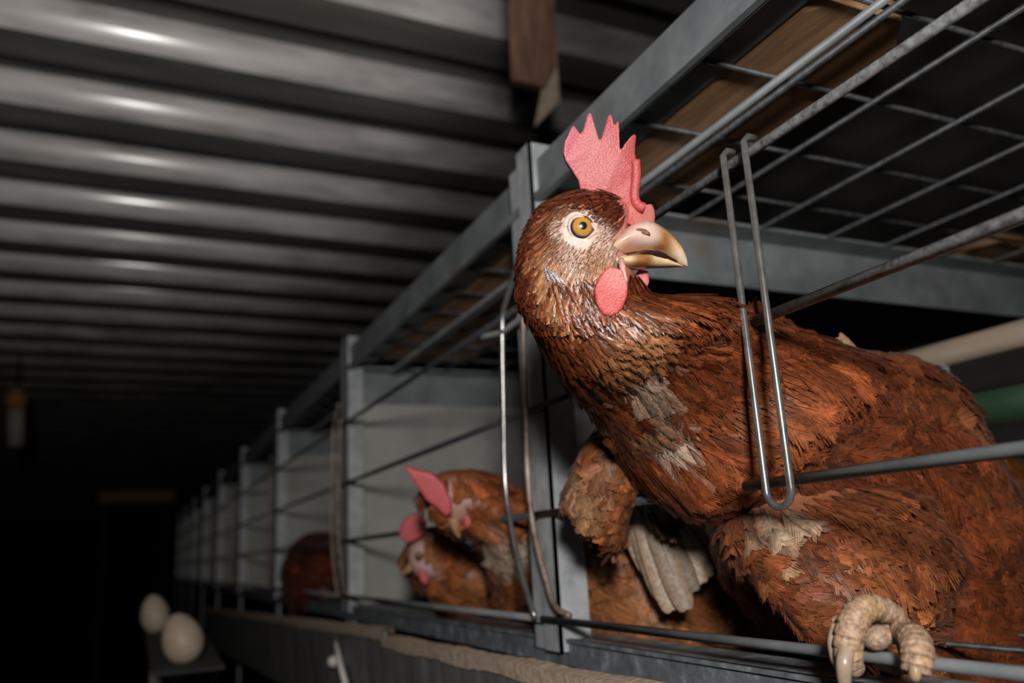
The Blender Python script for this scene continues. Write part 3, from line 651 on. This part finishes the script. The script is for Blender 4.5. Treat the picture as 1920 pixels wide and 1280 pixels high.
# one upturned feather behind the shoulder
q0 = at(1612, 668, HD + .075)
plume('tail_feather', q0[None], nrm(-VD + .4 * UPV)[None], (UPV * .9 - RTV * .75)[None], np.array([.016]), np.array([.0035]), np.array([[.4, .24, .14]]), hen, FEATHER, nb=16, ang=.6, stuff=False, shaft=1.9, vane=True, ragged=.03)
# drooping right wing: wrist lobe wrapped over the wire and open flight feathers below
RWS = Sweep([((1120, 800), (1200, 835), .425, .012), ((1088, 862), (1200, 880), .430, .018), ((1064, 925), (1182, 945), .432, .018), ((1085, 965), (1170, 990), .434, .014), ((1120, 995), (1158, 1012), .436, .008)], sides=28)
rw = body_from('wing', [RWS], SKIN, hen, .0028, 5, -.001); paint(rw, (.22, .08, .03), [])
t, th = RWS.sample(650, .0, 4); p, nn, ts, tt = RWS.frame(t, th); d = ts + rng.normal(0, .25, p.shape)
plume('wing_coverts', p, nn, d, .015 + rng.normal(0, .002, len(t)), .0036, colours(p, (.21, .068, .023), .35, [(surf(RWS, 1100, 900, .43), .014, (.5, .3, .17), .5)]), hen, FEATHER, nb=18, ang=.45, tilt=.12)
ff = [((1165, 975), (1246, 1105), .0042, .012), ((1178, 955), (1266, 1160), .0056, .009), ((1192, 945), (1284, 1188), .0074, .005), ((1208, 940), (1306, 1184), .0074, .002), ((1225, 940), (1316, 1140), .0056, .006), ((1242, 945), (1330, 1122), .0054, .009), ((1256, 950), (1342, 1104), .0046, .012)]
for i, (a_, b_, w_, dz) in enumerate(ff):
    p0 = at(*a_, .474 + dz); p1 = at(*b_, .462 + dz); ln = np.linalg.norm(p1 - p0)
    plume('flight_feather', p0[None], nrm(-VD + (.25 - .1 * i) * RTV)[None], (p1 - p0)[None], np.array([ln]), np.array([w_]), np.array([[.54, .45, .37]]) * [1, .62, 1, .95, .55, .9, .6][i], hen, FEATHER, nb=40, ang=.75, tilt=0, curl=.03, cup=.22, stuff=False, ragged=.015, shaft=1.5, vane=True, gloss=.012, edge=(.62, .46, .34))
# a feathered fold where the wing meets the flank
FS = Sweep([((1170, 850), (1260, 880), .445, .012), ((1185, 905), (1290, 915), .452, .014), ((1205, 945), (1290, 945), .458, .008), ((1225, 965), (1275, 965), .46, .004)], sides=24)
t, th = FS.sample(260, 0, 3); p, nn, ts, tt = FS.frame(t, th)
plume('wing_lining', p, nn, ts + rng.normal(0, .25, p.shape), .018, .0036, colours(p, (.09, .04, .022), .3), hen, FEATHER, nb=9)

# ---- the left foot gripping the lowest wire
def toe(name, px, rad, claw, parent, rings=11, col=(.42, .275, .18)):
    P = spline(np.array([at(u, vv, D) for u, vv, D in px]), 16); Rr = np.interp(np.linspace(0, 1, len(P)), np.linspace(0, 1, len(rad)), rad) * PX * .88
    n = len(P); ph = np.linspace(0, rings, n) % 1
    Rr = Rr * (.90 + .14 * np.clip(ph * 1.15, 0, 1) ** .5 * np.where(ph > .92, .45, 1))
    o = MB().tube(P, Rr, 20).build(name, SCALE, parent, True)
    paint(o, col, [(P[int(n * .35)] - VD * .004, .004, (.42, .25, .09), .5), (P[int(n * .75)] - VD * .004, .003, (.44, .28, .12), .4)], .1)
    me = o.data; cc = np.empty(len(me.vertices) * 4); me.color_attributes['Col'].data.foreach_get('color', cc); cc = cc.reshape(-1, 4)
    dirt = np.where(ph > .9, .5, np.where(ph < .12, .85, 1.))              # grime sits in the grooves between the scutes
    cc[:, :3] *= np.repeat(dirt, 20)[:, None]; me.color_attributes['Col'].data.foreach_set('color', cc.ravel())
    if claw:
        cpts, crad = claw; Q = spline(np.array([at(u, vv, D) for u, vv, D in cpts]), 6)
        c = MB().tube(Q, np.interp(np.linspace(0, 1, len(Q)), np.linspace(0, 1, len(crad)), crad) * PX * .86, 14).build('claw', HORN, o, True)
        paint(c, (.40, .30, .22), [(Q[-1], .006, (.42, .27, .12), .7)])
    return o
foot = empty('foot', at(1655, 1190, .30), parent=hen)
fd = .283
MB().tube(spline(np.array([at(1660, 1165, fd + .012), at(1640, 1158, fd + .03), at(1610, 1170, HD - .012)]), 6), .0062, 16).build('shank', SCALE, foot, True); paint(bpy.data.objects['shank'], (.55, .4, .25), [])
toe('toe', [(1698, 1180, fd + .006), (1672, 1150, fd + .001), (1632, 1138, fd - .002), (1604, 1158, fd - .004), (1592, 1195, fd - .006), (1592, 1228, fd - .006), (1605, 1256, fd - .004)], [14, 19, 23, 26, 25, 24, 15],
    ([(1588, 1216, fd - .0085), (1583, 1245, fd - .0115), (1584, 1280, fd - .0115), (1592, 1305, fd - .010)], [14, 14, 11, 3]), foot, 12)
toe('toe', [(1625, 1190, fd + .006), (1590, 1172, fd + .004), (1574, 1166, fd + .002), (1568, 1184, fd + .001)], [12, 13, 13, 11],
    ([(1567, 1178, fd + .0005), (1561, 1205, fd - .001), (1566, 1240, fd - .001), (1582, 1275, fd + .001)], [10, 9, 7, 2]), foot, 5)
toe('toe', [(1672, 1172, .288), (1696, 1186, .279), (1715, 1200, .269), (1720, 1226, .264), (1717, 1262, .262)], [14, 19, 25, 26, 22],
    ([(1716, 1250, .2588), (1716, 1268, .2580), (1717, 1276, .2595)], [10, 9, 3]), foot, 10)
toe('toe', [(1690, 1190, .287), (1700, 1225, .292), (1694, 1250, .294), (1672, 1256, .294)], [14, 14, 13, 10], ([(1676, 1256, .294), (1655, 1252, .293), (1640, 1240, .292)], [7, 5, 2]), foot, 8, (.26, .17, .11))
pads = MB().tube(spline(np.array([at(1618, 1206, fd + .003), at(1645, 1194, fd + .002), at(1668, 1190, fd + .003), at(1688, 1200, fd + .004)]), 6), np.array([5, 12, 17, 20, 21, 22, 22, 21, 20, 19, 18, 17, 16, 15, 14, 13, 12, 10, 7]) * PX * .9, 16).build('foot_pad', SCALE, foot, True)
paint(pads, (.36, .245, .17), [], .2)
pw = MB().tube(spline(np.array([at(1640, 1160, fd + .006), at(1668, 1168, fd + .004), at(1700, 1190, fd + .006)]), 6), np.linspace(16, 14, 13) * PX * .9, 14).build('foot_web', SCALE, foot, True); paint(pw, (.38, .26, .18), [], .12)

# ---- the other hens, out of focus behind
def other_hen(loc, label, secs, fcount, flen, base, comb_=None, beak=None, wattles=(), faces=(), eye=None, D=.7, group=None, pats=()):
    hroot = empty('hen', loc, label, 'hen')
    sw = [Sweep(s, 8, 28) for s in secs]
    b = body_from('body', sw, SKIN, hroot, .005, 4); paint(b, base, [(at(*c, d_), r_, pc, s_) for c, d_, r_, pc, s_ in faces])
    for i, s in enumerate(sw):
        t, th = s.sample(fcount[i], .1, s.n); p, nn, ts, tt = s.frame(t, th)
        k = np.ones(len(t), bool)
        for c, d_, r_, pc, s_ in faces: k &= np.linalg.norm(p - at(*c, d_), axis=1) > r_ * .9
        plume('plumage', p[k], nn[k], (ts + rng.normal(0, .2, p.shape))[k], flen[i] * (1 + .1 * rng.normal(0, 1, len(t)))[k], flen[i] * .22, colours(p, base, .3, [(at(*c, d_), r_, pc, s_) for c, d_, r_, pc, s_ in pats])[k], hroot, FEATHER, nb=14, ang=.45)
    if comb_: slab('comb', comb_[0], comb_[1], .007, COMB, hroot, .0016, (.58, .1, .11), (), 4)
    for wpx, wd in wattles: slab('wattle', wpx, wd, .006, COMB, hroot, .0016, (.6, .12, .13), (), 4)
    if beak: beak_part('beak', beak[0], hroot, HORN, ((.46, .26, .13), []), beak[1])
    if eye: ball('eye', at(*eye[0], eye[1]), .0038, EYE, hroot, -VD, n=16, cols=lambda t: (.01, .01, .01) if t < .5 else (.3, .12, .03))
    return hroot
D2 = .60
other_hen(at(900, 1140, D2), 'brown hen in the second cage peering down with pink comb flopped to the left',
    [[((818, 885), (890, 880), D2, .012), ((800, 915), (925, 890), D2, .020), ((808, 950), (940, 905), D2, .024), ((840, 985), (960, 915), D2 + .005, .026), ((890, 1015), (1010, 925), D2 + .02, .035),
      ((920, 1090), (1060, 930), D2 + .05, .04), ((930, 1140), (1080, 960), D2 + .08, .045), ((980, 1150), (1090, 1010), D2 + .11, .03)]], [1600], [.022], (.27, .08, .025),
    ([(757, 868), (775, 878), (810, 885), (832, 905), (846, 935), (848, 960), (836, 968), (818, 950), (800, 938), (785, 915), (770, 892)], D2 - .027),
    ([((838, 972), (862, 968), .007), ((845, 990), (864, 985), .006), ((854, 1004), (864, 1000), .003), ((862, 1009), (864, 1007), .0008)], D2 - .02),
    [([(868, 965), (882, 962), (886, 985), (872, 992)], D2 - .018)],
    [((850, 930), D2 - .02, .011, (.56, .36, .30), .8), ((888, 925), D2 - .02, .007, (.66, .42, .4), .9), ((850, 955), D2 - .02, .010, (.56, .32, .27), .8)], ((858, 935), D2 - .024), D2,
    pats=[((960, 1035), D2 - .005, .024, (.66, .5, .38), .9), ((915, 1000), D2 - .01, .014, (.5, .34, .26), .6)])
D3 = .72
other_hen(at(860, 1150, D3), 'hen low in the second cage with red wattle and beak pointing left',
    [[((775, 1000), (820, 990), D3, .014), ((762, 1030), (850, 1010), D3, .022), ((768, 1065), (862, 1040), D3, .024), ((795, 1095), (880, 1040), D3 + .010, .030), ((815, 1130), (960, 1020), D3 + .03, .045), ((840, 1145), (1010, 1030), D3 + .05, .05), ((900, 1150), (1040, 1060), D3 + .08, .04)]],
    [1300], [.026], (.25, .08, .025),
    ([(748, 1005), (752, 980), (768, 965), (785, 962), (800, 975), (798, 1000), (780, 1012), (765, 1018)], D3 - .026),
    ([((768, 1052), (774, 1070), .008), ((758, 1064), (764, 1076), .005), ((750, 1076), (753, 1080), .001)], D3 - .02),
    [([(782, 1066), (798, 1070), (806, 1085), (800, 1096), (788, 1090)], D3 - .026)],
    [((780, 1045), D3 - .02, .018, (.6, .38, .34), .9), ((806, 1050), D3 - .02, .012, (.6, .42, .42), .8)], ((786, 1042), D3 - .025), D3,
    pats=[((905, 1110), D3 - .04, .03, (.46, .2, .07), .8), ((895, 1150), D3 - .04, .02, (.42, .17, .06), .7)])
D4 = .56
other_hen(at(1180, 1215, D4), 'hen crouched behind the drooping wing, only its mottled brown body showing',
    [[((1030, 930), (1110, 860), D4 + .03, .02), ((1020, 1010), (1180, 900), D4 + .01, .045), ((1030, 1110), (1290, 960), D4 + .02, .06), ((1060, 1200), (1390, 1030), D4 + .03, .065), ((1180, 1235), (1450, 1090), D4 + .04, .06), ((1300, 1250), (1480, 1150), D4 + .06, .035)]],
    [1500], [.028], (.25, .085, .028), pats=[((1120, 1070), D4 - .03, .03, (.36, .14, .05), .7), ((1200, 1100), D4 - .04, .012, (.55, .33, .2), .6), ((1280, 1225), D4 - .02, .05, (.34, .12, .04), .7)])
D5 = 1.28
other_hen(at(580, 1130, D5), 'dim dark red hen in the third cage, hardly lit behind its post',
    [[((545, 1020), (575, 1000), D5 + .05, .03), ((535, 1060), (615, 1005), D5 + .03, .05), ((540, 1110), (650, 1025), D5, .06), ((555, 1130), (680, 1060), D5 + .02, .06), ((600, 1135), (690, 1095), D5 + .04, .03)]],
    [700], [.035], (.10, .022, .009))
D6 = .62
other_hen(at(1880, 1250, D6), 'rear hen half hidden at the right edge behind the leaning hen',
    [[((1780, 900), (1840, 840), D6 + .02, .02), ((1790, 990), (1930, 870), D6 + .02, .05), ((1800, 1100), (2010, 930), D6, .065), ((1830, 1220), (2080, 1030), D6, .065), ((1900, 1280), (2080, 1150), D6, .04)]],
    [900], [.03], (.22, .065, .02))
